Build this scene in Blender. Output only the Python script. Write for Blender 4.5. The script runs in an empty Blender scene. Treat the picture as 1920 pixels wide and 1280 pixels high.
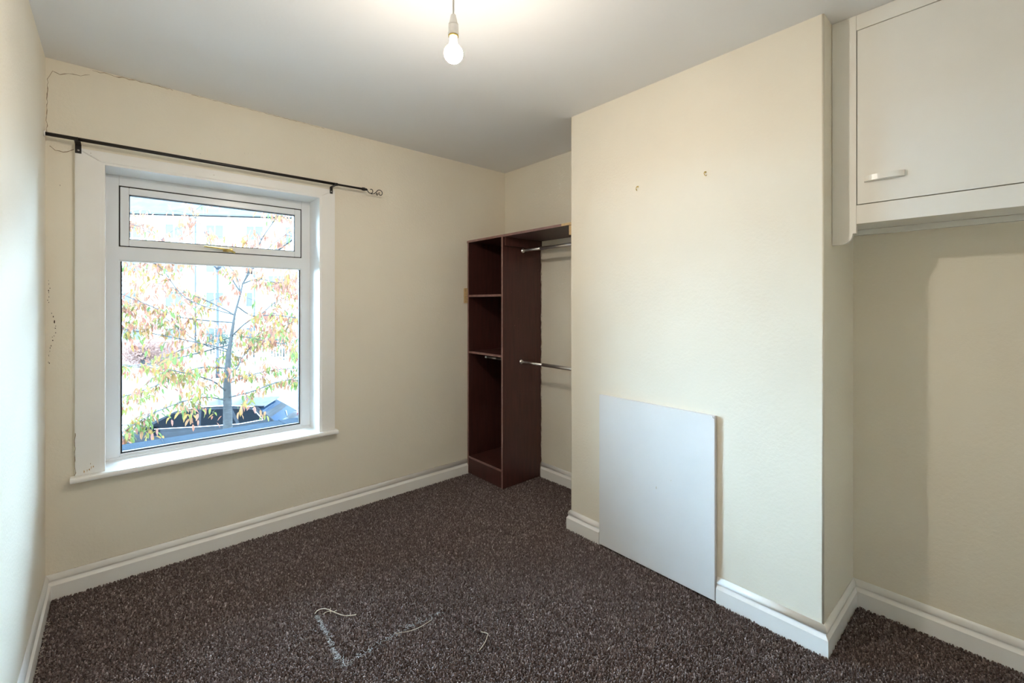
import bpy, bmesh, math, random
import numpy as np
from mathutils import Vector, Matrix, Euler

SC = bpy.context.scene
COL = SC.collection
R = math.radians
random.seed(11)

# ------------------------------------------------------------------ camera
H_EYE, CEIL = 1.367, 2.5
cam_data = bpy.data.cameras.new('camera')
cam = bpy.data.objects.new('camera', cam_data)
COL.objects.link(cam)
cam.location = (0, 0, H_EYE)
cam.rotation_euler = (R(90), 0, R(-41.35))
cam_data.sensor_width = 36.0
cam_data.sensor_fit = 'HORIZONTAL'
cam_data.lens = 841.0 / 1920.0 * 36.0
cam_data.shift_y = -70.0 / 1920.0
cam_data.clip_start = 0.02
cam_data.clip_end = 300
SC.camera = cam

# ------------------------------------------------------------------ world, exposure
world = bpy.data.worlds.new('overcast_sky')
SC.world = world
world.use_nodes = True
SKY_STRENGTH = 45.0
bg = world.node_tree.nodes['Background']
bg.inputs['Color'].default_value = (0.53, 0.775, 1.0, 1)
bg.inputs['Strength'].default_value = SKY_STRENGTH
BULB_STRENGTH = 690.0
BULB_COLOR = (1.0, 0.88, 0.735, 1)
SC.view_settings.view_transform = 'Standard'
SC.view_settings.look = 'None'
SC.view_settings.exposure = 0.57
SC.view_settings.gamma = 1.0
SC.view_settings.use_curve_mapping = False
SC.cycles.use_denoising = True
SC.cycles.max_bounces = 14
SC.cycles.diffuse_bounces = 8
SC.cycles.transparent_max_bounces = 16
SC.cycles.sample_clamp_indirect = 12

# ------------------------------------------------------------------ materials
def nodes_of(name):
    m = bpy.data.materials.new(name)
    m.use_nodes = True
    nt = m.node_tree
    return m, nt, nt.nodes['Principled BSDF']

def mat(name, col, rough=0.5, metal=0.0, spec=0.5, var=0.0, var_scale=6.0, bump=0.0, bump_scale=60.0, coat=0.0, stretch=None):
    """Principled material with a little procedural colour variation and relief."""
    m, nt, p = nodes_of(name)
    p.inputs['Roughness'].default_value = rough
    p.inputs['Metallic'].default_value = metal
    p.inputs['Specular IOR Level'].default_value = spec
    p.inputs['Coat Weight'].default_value = coat
    tc = nt.nodes.new('ShaderNodeTexCoord')
    mp = nt.nodes.new('ShaderNodeMapping')
    nt.links.new(tc.outputs['Object'], mp.inputs['Vector'])
    if stretch:
        mp.inputs['Scale'].default_value = stretch
    n = nt.nodes.new('ShaderNodeTexNoise')
    n.inputs['Scale'].default_value = var_scale
    n.inputs['Detail'].default_value = 5
    nt.links.new(mp.outputs['Vector'], n.inputs['Vector'])
    cr = nt.nodes.new('ShaderNodeValToRGB')
    lo = [max(0, c * (1 - var)) for c in col[:3]]
    hi = [min(1, c * (1 + var)) for c in col[:3]]
    cr.color_ramp.elements[0].position = 0.3
    cr.color_ramp.elements[1].position = 0.7
    cr.color_ramp.elements[0].color = (*lo, 1)
    cr.color_ramp.elements[1].color = (*hi, 1)
    nt.links.new(n.outputs['Fac'], cr.inputs['Fac'])
    nt.links.new(cr.outputs['Color'], p.inputs['Base Color'])
    if bump:
        b = nt.nodes.new('ShaderNodeBump')
        n2 = nt.nodes.new('ShaderNodeTexNoise')
        n2.inputs['Scale'].default_value = bump_scale
        n2.inputs['Detail'].default_value = 3
        nt.links.new(mp.outputs['Vector'], n2.inputs['Vector'])
        b.inputs['Strength'].default_value = bump
        b.inputs['Distance'].default_value = 0.002
        nt.links.new(n2.outputs['Fac'], b.inputs['Height'])
        nt.links.new(b.outputs['Normal'], p.inputs['Normal'])
    return m

M = {}
M['cream'] = mat('cream_wall_paint', (0.815, 0.762, 0.655), 0.62, var=0.025, var_scale=2.2, bump=0.5, bump_scale=85, spec=0.25)
M['ceiling'] = mat('white_ceiling_paint', (0.845, 0.85, 0.86), 0.8, var=0.015, var_scale=1.5, bump=0.25, bump_scale=50, spec=0.2)
M['gloss'] = mat('white_gloss_paint', (0.88, 0.88, 0.87), 0.28, var=0.015, var_scale=9, bump=0.08, bump_scale=40)
M['cupboard'] = mat('cream_gloss_paint', (0.84, 0.83, 0.79), 0.25, var=0.015, var_scale=7, bump=0.25, bump_scale=28)
M['upvc'] = mat('white_upvc', (0.85, 0.875, 0.90), 0.22, var=0.01)
M['gasket'] = mat('black_rubber_gasket', (0.012, 0.013, 0.016), 0.6)
M['board'] = mat('white_painted_board', (0.76, 0.76, 0.765), 0.35, var=0.02, var_scale=5, bump=0.1, bump_scale=30)
M['crack'] = mat('crack_brown', (0.33, 0.26, 0.18), 0.9, var=0.4, var_scale=80)  # brown tone shared by cracks, scuffs, chips and nail holes
M['filler'] = mat('old_white_filler', (0.62, 0.56, 0.47), 0.8, var=0.25, var_scale=90, bump=0.8, bump_scale=150)
M['mould'] = mat('dark_mould', (0.045, 0.03, 0.02), 0.9, var=0.6, var_scale=120)
M['barewood'] = mat('bare_exposed_wood', (0.50, 0.31, 0.12), 0.7, var=0.4, var_scale=70)
M['rawpine'] = mat('raw_pine', (0.56, 0.40, 0.21), 0.6, var=0.3, var_scale=40, stretch=(1, 8, 8))
M['wood'] = mat('dark_mahogany_laminate', (0.056, 0.0165, 0.0135), 0.45, var=0.22, var_scale=5, stretch=(9, 9, 0.8), bump=0.08, bump_scale=30)
M['wood_edge'] = mat('worn_mahogany_edging', (0.23, 0.125, 0.115), 0.45, var=0.25, var_scale=25)
M['chrome'] = mat('chrome_tube', (0.9, 0.9, 0.9), 0.36, metal=1.0)
M['brass'] = mat('brass', (0.62, 0.45, 0.16), 0.28, metal=1.0, var=0.2, var_scale=60)
M['iron'] = mat('black_iron', (0.012, 0.010, 0.011), 0.38, var=0.3, var_scale=40)
M['steel'] = mat('steel_screw', (0.6, 0.6, 0.6), 0.3, metal=1.0)
M['plastic'] = mat('white_plastic', (0.84, 0.84, 0.83), 0.35)
M['thread'] = mat('pale_jute_thread', (0.62, 0.55, 0.44), 0.8, var=0.2, var_scale=200)
M['backing'] = mat('pale_carpet_backing', (0.50, 0.52, 0.55), 0.9, var=0.3, var_scale=200)
M['floorboard'] = mat('carpet_base', (0.035, 0.026, 0.024), 0.95, var=0.3, var_scale=200)

def glass_mat():
    m = bpy.data.materials.new('window_glass')
    m.use_nodes = True
    nt = m.node_tree
    nt.nodes.clear()
    out = nt.nodes.new('ShaderNodeOutputMaterial')
    mix = nt.nodes.new('ShaderNodeMixShader')
    fr = nt.nodes.new('ShaderNodeFresnel')
    fr.inputs['IOR'].default_value = 1.45
    tr = nt.nodes.new('ShaderNodeBsdfTransparent')
    tr.inputs['Color'].default_value = (0.97, 0.985, 0.98, 1)
    gl = nt.nodes.new('ShaderNodeBsdfGlossy')
    gl.inputs['Roughness'].default_value = 0.02
    nt.links.new(fr.outputs['Fac'], mix.inputs['Fac'])
    nt.links.new(tr.outputs['BSDF'], mix.inputs[1])
    nt.links.new(gl.outputs['BSDF'], mix.inputs[2])
    nt.links.new(mix.outputs['Shader'], out.inputs['Surface'])
    return m
M['glass'] = glass_mat()

def bulb_mat(name, strength):
    m = bpy.data.materials.new(name)
    m.use_nodes = True
    p = m.node_tree.nodes['Principled BSDF']
    p.inputs['Base Color'].default_value = (0.9, 0.9, 0.88, 1)
    p.inputs['Emission Color'].default_value = BULB_COLOR
    p.inputs['Emission Strength'].default_value = strength
    return m
M['bulb'] = bulb_mat('lit_bulb_glass', BULB_STRENGTH)
M['bulb_collar'] = bulb_mat('softly_lit_bulb_collar', 2.5)

def carpet_mat():
    """Brown twist-pile yarn: each tuft takes its own shade from a stored random number."""
    m, nt, p = nodes_of('brown_twist_pile')
    p.inputs['Roughness'].default_value = 0.9
    p.inputs['Specular IOR Level'].default_value = 0.15
    p.inputs['Sheen Weight'].default_value = 0.15
    at = nt.nodes.new('ShaderNodeAttribute')
    at.attribute_name = 'yarn'
    cr = nt.nodes.new('ShaderNodeValToRGB')
    e = cr.color_ramp.elements
    e[0].position, e[0].color = 0.0, (0.050, 0.034, 0.032, 1)
    e[1].position, e[1].color = 1.0, (0.52, 0.44, 0.43, 1)
    k = e.new(0.45); k.color = (0.128, 0.094, 0.090, 1)
    k = e.new(0.8); k.color = (0.275, 0.218, 0.21, 1)
    nt.links.new(at.outputs['Fac'], cr.inputs['Fac'])
    nt.links.new(cr.outputs['Color'], p.inputs['Base Color'])
    return m
M['carpet'] = carpet_mat()

# outside
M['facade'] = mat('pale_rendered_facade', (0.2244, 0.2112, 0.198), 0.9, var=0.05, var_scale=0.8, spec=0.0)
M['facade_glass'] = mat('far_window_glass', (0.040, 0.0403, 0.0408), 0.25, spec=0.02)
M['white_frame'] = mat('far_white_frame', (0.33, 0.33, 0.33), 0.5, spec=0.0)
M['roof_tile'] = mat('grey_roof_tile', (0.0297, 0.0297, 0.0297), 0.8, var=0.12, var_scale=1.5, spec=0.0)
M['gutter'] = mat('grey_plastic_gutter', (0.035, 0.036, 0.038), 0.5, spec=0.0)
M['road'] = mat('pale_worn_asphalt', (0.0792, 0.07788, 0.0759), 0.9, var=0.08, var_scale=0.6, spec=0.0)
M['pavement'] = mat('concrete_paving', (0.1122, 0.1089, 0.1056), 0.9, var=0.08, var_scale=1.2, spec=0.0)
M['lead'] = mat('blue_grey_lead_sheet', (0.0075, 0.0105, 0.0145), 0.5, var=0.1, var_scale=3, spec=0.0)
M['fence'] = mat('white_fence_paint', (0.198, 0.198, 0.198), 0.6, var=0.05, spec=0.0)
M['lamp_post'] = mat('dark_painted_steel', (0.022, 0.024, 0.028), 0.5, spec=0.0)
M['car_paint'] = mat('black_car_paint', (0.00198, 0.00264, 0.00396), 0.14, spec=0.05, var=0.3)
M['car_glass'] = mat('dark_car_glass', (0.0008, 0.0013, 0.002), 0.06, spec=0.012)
M['rear_glass'] = mat('rear_glass_painted_sky', (0.0033, 0.00726, 0.01452), 0.1, spec=0.06)  # the blue sky reflection is put into the base colour
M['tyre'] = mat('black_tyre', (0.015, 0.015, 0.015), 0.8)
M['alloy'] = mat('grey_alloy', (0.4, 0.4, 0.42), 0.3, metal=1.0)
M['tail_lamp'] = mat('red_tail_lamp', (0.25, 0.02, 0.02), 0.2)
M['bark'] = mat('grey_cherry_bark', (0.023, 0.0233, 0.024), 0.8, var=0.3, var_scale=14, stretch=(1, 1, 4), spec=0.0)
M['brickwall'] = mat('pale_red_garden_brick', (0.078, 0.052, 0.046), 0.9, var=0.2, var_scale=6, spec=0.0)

def leaf_mat(name, col):
    m, nt, p = nodes_of(name)
    out = nt.nodes['Material Output']
    p.inputs['Base Color'].default_value = (*col, 1)
    p.inputs['Roughness'].default_value = 0.55
    p.inputs['Specular IOR Level'].default_value = 0.03
    n = nt.nodes.new('ShaderNodeTexNoise')
    n.inputs['Scale'].default_value = 30
    hs = nt.nodes.new('ShaderNodeHueSaturation')
    hs.inputs['Color'].default_value = (*col, 1)
    mr = nt.nodes.new('ShaderNodeMapRange')
    mr.inputs['To Min'].default_value = 0.7
    mr.inputs['To Max'].default_value = 1.3
    nt.links.new(n.outputs['Fac'], mr.inputs['Value'])
    nt.links.new(mr.outputs['Result'], hs.inputs['Value'])
    nt.links.new(hs.outputs['Color'], p.inputs['Base Color'])
    tl = nt.nodes.new('ShaderNodeBsdfTranslucent')
    nt.links.new(hs.outputs['Color'], tl.inputs['Color'])
    mx = nt.nodes.new('ShaderNodeMixShader')
    mx.inputs['Fac'].default_value = 0.45
    nt.links.new(p.outputs['BSDF'], mx.inputs[1])
    nt.links.new(tl.outputs['BSDF'], mx.inputs[2])
    nt.links.new(mx.outputs['Shader'], out.inputs['Surface'])
    return m
LEAF = [leaf_mat('leaf_' + n, c) for n, c in (
    ('salmon', (0.106, 0.043, 0.028)), ('peach', (0.108, 0.056, 0.029)), ('amber', (0.103, 0.060, 0.019)),
    ('yellow_green', (0.070, 0.070, 0.020)), ('green', (0.043, 0.060, 0.020)), ('pink', (0.108, 0.049, 0.037)))]

# ------------------------------------------------------------------ mesh helpers
def box(bm, x0, x1, y0, y1, z0, z1, bevel=0.0):
    b = bmesh.new()
    bmesh.ops.create_cube(b, size=1.0)
    for v in b.verts:
        v.co = Vector((x0 + (v.co.x + .5) * (x1 - x0), y0 + (v.co.y + .5) * (y1 - y0), z0 + (v.co.z + .5) * (z1 - z0)))
    if bevel:
        bmesh.ops.bevel(b, geom=list(b.edges), offset=bevel, segments=2, affect='EDGES', profile=0.6)
    merge(bm, b)
    return bm

def merge(bm, b):
    me = bpy.data.meshes.new('tmp')
    b.to_mesh(me)
    b.free()
    bm.from_mesh(me)
    bpy.data.meshes.remove(me)

def new_box(*a, bevel=0.0):
    return box(bmesh.new(), *a, bevel=bevel)

def prism(bm, pts, fn, a, b):
    """Extrude the closed 2-D outline pts from a to b; fn(u, v, t) gives the 3-D point."""
    va = [bm.verts.new(fn(u, v, a)) for u, v in pts]
    vb = [bm.verts.new(fn(u, v, b)) for u, v in pts]
    n = len(pts)
    for i in range(n):
        bm.faces.new((va[i], va[(i + 1) % n], vb[(i + 1) % n], vb[i]))
    bm.faces.new(va[::-1]); bm.faces.new(vb)
    bmesh.ops.recalc_face_normals(bm, faces=list(bm.faces))
    return bm

def tube(bm, pts, rad, seg=12, caps=True):
    """Round tube along pts with one radius or a radius per point."""
    pts = [Vector(p) for p in pts]
    n = len(pts)
    rs = rad if isinstance(rad, (list, tuple)) else [rad] * n
    t0 = (pts[1] - pts[0]).normalized()
    up = Vector((0, 0, 1)) if abs(t0.z) < 0.9 else Vector((1, 0, 0))
    nx = t0.cross(up).normalized()
    rings = []
    for i in range(n):
        t = (pts[min(i + 1, n - 1)] - pts[max(i - 1, 0)]).normalized()
        nx = (nx - t * nx.dot(t)).normalized()
        ny = t.cross(nx)
        rings.append([bm.verts.new(pts[i] + (nx * math.cos(2 * math.pi * k / seg) + ny * math.sin(2 * math.pi * k / seg)) * rs[i]) for k in range(seg)])
    for i in range(n - 1):
        for k in range(seg):
            f = bm.faces.new((rings[i][k], rings[i][(k + 1) % seg], rings[i + 1][(k + 1) % seg], rings[i + 1][k]))
            f.smooth = True
    if caps:
        bm.faces.new(rings[0][::-1]); bm.faces.new(rings[-1])
    return bm

def lathe(bm, prof, c, axis='Z', seg=24):
    """Revolve (radius, height) pairs about an axis through c."""
    c = Vector(c)
    def pt(r, h, a):
        x, y = r * math.cos(a), r * math.sin(a)
        return c + (Vector((x, y, h)) if axis == 'Z' else Vector((h, x, y)) if axis == 'X' else Vector((x, h, y)))
    rings = []
    for r, h in prof:
        if r < 1e-6:
            rings.append([bm.verts.new(pt(0, h, 0))])
        else:
            rings.append([bm.verts.new(pt(r, h, 2 * math.pi * k / seg)) for k in range(seg)])
    for A, B in zip(rings[:-1], rings[1:]):
        for k in range(seg):
            k2 = (k + 1) % seg
            vs = (A[0], B[k], B[k2]) if len(A) == 1 else (A[k], A[k2], B[0]) if len(B) == 1 else (A[k], A[k2], B[k2], B[k])
            if len(vs) >= 3:
                f = bm.faces.new(vs); f.smooth = True
    for Rg in (rings[0], rings[-1]):
        if len(Rg) > 1:
            try: bm.faces.new(Rg)
            except ValueError: pass
    bmesh.ops.recalc_face_normals(bm, faces=list(bm.faces))
    return bm

def obj(name, bm, m, parent=None, origin=None):
    """Link a bmesh in world coordinates as ONE mesh object (its origin moved to `origin`)."""
    if isinstance(bm, bmesh.types.BMesh):
        if origin is not None:
            bmesh.ops.translate(bm, verts=list(bm.verts), vec=-Vector(origin))
        me = bpy.data.meshes.new(name)
        bm.to_mesh(me); bm.free()
    else:
        me = bm
    for k in (m if isinstance(m, list) else [m]):
        me.materials.append(k)
    o = bpy.data.objects.new(name, me)
    COL.objects.link(o)
    if origin is not None:
        o.location = origin
    if parent is not None:
        o.parent = parent
        o.matrix_parent_inverse = world_of(parent).inverted()
    return o

def world_of(o):
    m = Matrix.Translation(o.location) @ o.rotation_euler.to_matrix().to_4x4()
    if o.parent is not None:
        m = world_of(o.parent) @ o.matrix_parent_inverse @ m
    return m

def tag(o, label=None, cat=None, group=None, kind=None):
    if label: o['label'] = label
    if cat: o['category'] = cat
    if group: o['group'] = group
    if kind: o['kind'] = kind
    return o

def thing(name, label, cat, loc, group=None, kind=None, rz=0.0):
    o = bpy.data.objects.new(name, None)
    o.empty_display_size = 0.1
    o.location = loc
    o.rotation_euler = (0, 0, rz)
    COL.objects.link(o)
    return tag(o, label, cat, group, kind)

def struct(name, bm, m, parent=None, label=None):
    o = obj(name, bm, m, parent)
    if parent is None:
        o['kind'] = 'structure'
    if label: o['label'] = label
    return o

# ------------------------------------------------------------------ room shell (metres)
XL, XR, YB, YF = -0.248, 2.524, 2.960, -0.650       # left, right, window and rear walls
XC, YC0, YC1 = 2.066, 0.509, 1.808                  # chimney breast face and its two sides
WX0, WX1, WZ0, WZ1 = -0.055, 0.972, 0.53, 2.055     # opening in the window wall
YG = 3.140                                          # inner face of the window frame
struct('floor', new_box(XL - .1, XR + .1, YF - .1, YB + .3, -0.14, 0.0), M['floorboard'])
struct('ceiling', new_box(XL - .3, XR + .3, YF - .3, YB + .34, CEIL, CEIL + .15), M['ceiling'], label='white ceiling above the bare bulb')
wall_left = struct('wall_left', new_box(XL - .2, XL, YF - .1, YB + .34, -0.14, CEIL), M['cream'], label='cream wall lit by the window on its right')
bm = bmesh.new()
for a in ((XL, WX0, -.14, CEIL), (WX1, XR + .2, -.14, CEIL), (WX0, WX1, -.14, WZ0), (WX0, WX1, WZ1, CEIL)):
    box(bm, a[0], a[1], YB, YB + .34, a[2], a[3])
bmesh.ops.remove_doubles(bm, verts=list(bm.verts), dist=1e-5)
wall_back = struct('wall_back', bm, M['cream'], label='cream wall around the window')
struct('wall_right', new_box(XR, XR + .2, YF - .1, YB, -0.14, CEIL), M['cream'])
struct('wall_front', new_box(XL, XR, YF - .2, YF, -0.14, CEIL), M['cream'])

# chimney breast with softly rounded plaster corners
bm = bmesh.new()
rr = 0.007
arc = lambda cx, cy, a0: [(cx + rr * math.cos(R(a0 + 15 * k)), cy + rr * math.sin(R(a0 + 15 * k))) for k in range(7)]
pts = [(XR, YC1)] + [(x, y) for x, y in arc(XC + rr, YC1 - rr, 90)] + [(x, y) for x, y in arc(XC + rr, YC0 + rr, 180)] + [(XR, YC0)]
prism(bm, pts, lambda u, v, t: (u, v, t), 0.0, CEIL)
for f in bm.faces:
    f.smooth = abs(f.normal.z) < .5 and f.calc_area() < 0.03
struct('wall_chimney', bm, M['cream'], label='cream chimney breast wall with two small hooks')

# skirting boards: one moulded profile (depth, height), run along each wall
SK = [(0, 0), (.019, 0), (.019, .072), (.0125, .082), (.0105, .086), (.0105, .090), (.0135, .094), (.0130, .102), (.009, .112), (.003, .119), (0, .120)]
def skirting(name, p0, p1, nrm, label=None, m0=0.0, m1=0.0):
    """Profile run from p0 to p1; m0/m1 = 1 mitres that end outward, -1 inward."""
    p0, p1, nrm = Vector((*p0, 0)), Vector((*p1, 0)), Vector((*nrm, 0))
    d = (p1 - p0).normalized()
    bm = bmesh.new()
    A = [bm.verts.new(p0 + nrm * t - d * (t * m0) + Vector((0, 0, h))) for t, h in SK]
    B = [bm.verts.new(p1 + nrm * t + d * (t * m1) + Vector((0, 0, h))) for t, h in SK]
    n = len(SK)
    for i in range(n):
        f = bm.faces.new((A[i], A[(i + 1) % n], B[(i + 1) % n], B[i]))
        f.smooth = i >= 6
    bm.faces.new(A[::-1]); bm.faces.new(B)
    bmesh.ops.recalc_face_normals(bm, faces=list(bm.faces))
    return struct(name, bm, M['gloss'], label=label)
skirting('baseboard_back', (XL, YB), (2.118, YB), (0, -1), 'white moulded skirting under the window', m0=-1)
skirting('baseboard_left', (XL, YF), (XL, YB), (1, 0), 'white moulded skirting with a ragged bottom edge', m0=-1, m1=-1)
skirting('baseboard_alcove', (XR, YC1), (XR, 2.508), (-1, 0), 'short white skirting beside the dark wardrobe')
skirting('baseboard_chimney', (XC, 1.583), (XC, YC1), (-1, 0), 'short white skirting left of the white board', m1=1)
skirting('baseboard_chimney', (XC, YC0), (XC, 0.920), (-1, 0), 'white skirting right of the white board', m0=1)
skirting('baseboard_return', (XC, YC0), (XR, YC0), (0, -1), 'white skirting on the chimney return', m0=1, m1=-1)
skirting('baseboard_right', (XR, YF), (XR, YC0), (-1, 0), 'white skirting below the high cupboard', m0=-1, m1=-1)
skirting('baseboard_front', (XR, YF), (XL, YF), (0, 1), m0=-1, m1=-1)

# wear on the walls: cracks, flaking paint and mould, as thin proud flakes on the plaster
def flakes(name, pts, size, m, parent, nrm, seed, label=None, lift=0.0008):
    rnd = random.Random(seed)
    nrm = Vector(nrm)
    a = Vector((0, 0, 1)); b = nrm.cross(a).normalized()
    bm = bmesh.new()
    for p in pts:
        k = rnd.randint(5, 8)
        s = size * rnd.uniform(.4, 1.3)
        sa, sb = s * rnd.uniform(.6, 2.2), s * rnd.uniform(.2, .6)
        ring = []
        for i in range(k):
            t = 2 * math.pi * i / k
            q = rnd.uniform(.6, 1.15)
            ring.append(Vector(p) + a * math.sin(t) * sa * q + b * math.cos(t) * sb * q)
        lo = [bm.verts.new(v) for v in ring]
        hi = [bm.verts.new(v * .999 + Vector(p) * .001 + nrm * lift) for v in ring]
        bm.faces.new(hi)
        for i in range(k):
            bm.faces.new((lo[i], lo[(i + 1) % k], hi[(i + 1) % k], hi[i]))
    bmesh.ops.recalc_face_normals(bm, faces=list(bm.faces))
    o = obj(name, bm, m, parent)
    if len(pts) > 1: o['kind'] = 'stuff'
    if label: o['label'] = label
    return o

def crack(name, pts, w, m, parent, nrm, seed, label=None):
    """A ragged line of flat slivers along pts."""
    rnd = random.Random(seed)
    nrm = Vector(nrm)
    dense = []
    for a, b in zip(pts[:-1], pts[1:]):
        a, b = Vector(a), Vector(b)
        n = max(2, int((b - a).length / .012))
        dense += [a.lerp(b, i / n) for i in range(n)]
    dense.append(Vector(pts[-1]))
    bm = bmesh.new()
    prev = None
    for i, p in enumerate(dense):
        d = (dense[min(i + 1, len(dense) - 1)] - dense[max(i - 1, 0)]).normalized()
        s = nrm.cross(d).normalized()
        p = p + s * rnd.uniform(-1, 1) * w * 1.6
        q = w * rnd.uniform(.25, 1.0)
        cur = [bm.verts.new(p + s * q + nrm * .0002), bm.verts.new(p + nrm * .0010), bm.verts.new(p - s * q + nrm * .0002)]
        if prev:
            bm.faces.new((prev[0], prev[1], cur[1], cur[0])); bm.faces.new((prev[1], prev[2], cur[2], cur[1]))
        prev = cur
    bmesh.ops.recalc_face_normals(bm, faces=list(bm.faces))
    o = obj(name, bm, m, parent)
    if label: o['label'] = label
    return o

IN = (0, -1, 0)
crack('plaster_crack', [(-.244, YB, 2.15), (-.242, YB, 2.27), (-.240, YB, 2.40), (-.225, YB, 2.445), (-.20, YB, 2.435), (-.17, YB, 2.45), (-.13, YB, 2.452), (-.10, YB, 2.47)], .0016, M['crack'], wall_back, IN, 3, 'thin crack in the corner above the curtain pole')
crack('plaster_crack', [(-.09, YB, 2.494), (-.02, YB, 2.493), (.03, YB, 2.494), (.10, YB, 2.496), (.22, YB, 2.497)], .0022, M['crack'], wall_back, IN, 4, 'dark crack along the ceiling edge')
crack('plaster_crack', [(.3, YB, 2.496), (.6, YB, 2.497), (.9, YB, 2.496), (1.0, YB, 2.494)], .0010, M['crack'], wall_back, IN, 5)
crack('scuff_mark', [(-.235, YB, 2.095), (-.215, YB, 2.083), (-.19, YB, 2.078), (-.165, YB, 2.088), (-.155, YB, 2.10)], .0020, M['crack'], wall_back, IN, 6)
flakes('flaking_paint', [(XL + .006 + random.uniform(0, .010), YB, z) for z in [1.475, 1.46, 1.44, 1.43, 1.42, 1.40, 1.385, 1.375]], .0040, M['mould'], wall_back, IN, 8, 'dark flaking paint in the corner')
flakes('flaking_paint', [(XL + .010 + .022 * math.exp(-((z - 1.26) / .06) ** 2) + random.uniform(0, .006), YB, z) for z in [1.325, 1.31, 1.285, 1.265, 1.255, 1.235, 1.22, 1.215, 1.20, 1.175, 1.165, 1.15, 1.13, 1.10, 1.095]], .0038, M['mould'], wall_back, IN, 9, 'dark flaking paint in the corner')
flakes('flaking_paint', [(.55 + .02 * i, YB, 2.235 + .004 * (i % 3)) for i in range(3)] + [(.32, YB, 2.19), (.34, YB, 2.187)], .004, M['filler'], wall_back, IN, 10)
flakes('nail_hole', [(-.20, YB, 1.92)], .004, M['mould'], wall_back, IN, 12)
crack('plaster_crack', [(-.245, YB, .12), (-.12, YB, .1215), (.2, YB, .1215), (.6, YB, .1212), (1.1, YB, .1212), (1.6, YB, .1212), (2.11, YB, .1212)], .0016, M['filler'], wall_back, IN, 14, 'pale filler line above the skirting')

# ------------------------------------------------------------------ window
win = thing('window_1', 'white framed window with a top-hung vent over a large fixed pane', None, (.46, YG, WZ0), kind='structure')
def strips(bm, x0, x1, z0, z1, w, y0, y1, wb=None, bevel=0.0):
    """Rectangular frame of four bars."""
    wb = w if wb is None else wb
    box(bm, x0, x0 + w, y0, y1, z0, z1, bevel); box(bm, x1 - w, x1, y0, y1, z0, z1, bevel)
    box(bm, x0 + w, x1 - w, y0, y1, z0, z0 + wb, bevel); box(bm, x0 + w, x1 - w, y0, y1, z1 - w, z1, bevel)
    return bm
FX0, FX1, FZ0, FZ1 = -.046, .966, .533, 2.045
TR0, TR1 = 1.607, 1.672
bm = strips(bmesh.new(), FX0, FX1, FZ0, FZ1, .0535, YG, YG + .07, wb=.034, bevel=.003)
box(bm, FX0 + .05, FX1 - .05, YG, YG + .07, TR0 - .008, TR1, .003)
obj('window_frame', bm, M['upvc'], win)
# fixed lower light: bead, gasket, pane
GX0, GX1, GZ0, GZ1 = .013, .907, .577, 1.602
bead = obj('glazing_bead', strips(bmesh.new(), FX0 + .048, FX1 - .048, FZ0 + .032, TR0 - .004, .0105, YG + .008, YG + .03, bevel=.003), M['upvc'], win)
obj('gasket', strips(bmesh.new(), GX0 - .006, GX1 + .006, GZ0 - .006, GZ1 + .006, .0125, YG + .012, YG + .034), M['gasket'], win)
obj('pane', new_box(GX0 - .004, GX1 + .004, YG + .030, YG + .034, GZ0 - .004, GZ1 + .004), M['glass'], win)
# top vent
sash = obj('vent_sash', strips(bmesh.new(), .0115, .9055, 1.675, 1.985, .036, YG - .008, YG + .05, bevel=.004), M['upvc'], win)
obj('gasket', strips(bmesh.new(), .0060, .9115, 1.6705, 1.9915, .010, YG - .0010, YG + .004), M['gasket'], win)
obj('gasket', strips(bmesh.new(), .0445, .8725, 1.708, 1.952, .0065, YG - .002, YG + .03), M['gasket'], sash)
obj('pane', new_box(.046, .871, YG + .018, YG + .022, 1.709, 1.951), M['glass'], sash)
# brass fastener on the vent
bm = bmesh.new()
box(bm, .470, .520, YG - .014, YG - .008, 1.678, 1.700, .002)
lathe(bm, [(.0, -.034), (.008, -.033), (.0105, -.028), (.0105, -.012), (.012, -.008), (.012, 0)], (.495, YG - .006, 1.688), 'Y', 16)
tube(bm, [(.495, YG - .030, 1.690), (.470, YG - .036, 1.692), (.425, YG - .036, 1.696), (.375, YG - .036, 1.699)], [.0075, .0065, .005, .0045], 10)
tube(bm, [(.495, YG - .020, 1.688), (.512, YG - .020, 1.683), (.532, YG - .012, 1.676)], [.007, .007, .005], 10)
h = obj('window_handle', bm, M['brass'], sash); h['label'] = 'brass fastener handle'
# reveal lining boards, inner sill, architrave
bm = bmesh.new()
box(bm, WX0 - .014, FX0 + .001, YB - .012, YG + .004, FZ0, 2.060)
obj('reveal_board', bm, M['gloss'], win)
obj('reveal_board', new_box(FX1 - .001, WX1 + .014, YB - .012, YG + .004, FZ0, 2.060), M['gloss'], win)
obj('reveal_board', new_box(FX0 + .0012, FX1 - .0012, YB - .0118, YG + .004, FZ1 - .001, 2.060), M['gloss'], win)
bm = bmesh.new()
pr = [(YG + .002, .527), (YG + .002, .551), (2.925, .556), (2.915, .5555), (2.9095, .551), (2.908, .543), (2.9095, .535), (2.915, .531), (2.925, .530)]
prism(bm, pr, lambda u, v, t: (t, u, v), -.165, 1.072)
sill = obj('window_sill', bm, M['gloss'], win)
obj('sill_trim', new_box(FX0, FX1, YG - .012, YG + .001, .550, .563, bevel=.003), M['upvc'], win)
def architrave(pts):
    bm = bmesh.new()
    prism(bm, pts, lambda u, v, t: (u, t, v), YB - .020, YB + .001)
    bmesh.ops.bevel(bm, geom=[e for e in bm.edges if all(v.co.y < YB - .019 for v in e.verts)], offset=.003, segments=2, affect='EDGES')
    return obj('architrave', bm, M['gloss'], win)
AX0, AX1, AZ = -.150, 1.060, 2.105
aL = architrave([(AX0, .556), (-.0595, .556), (-.0595, 2.0535), (AX0, AZ - .001)])
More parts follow.
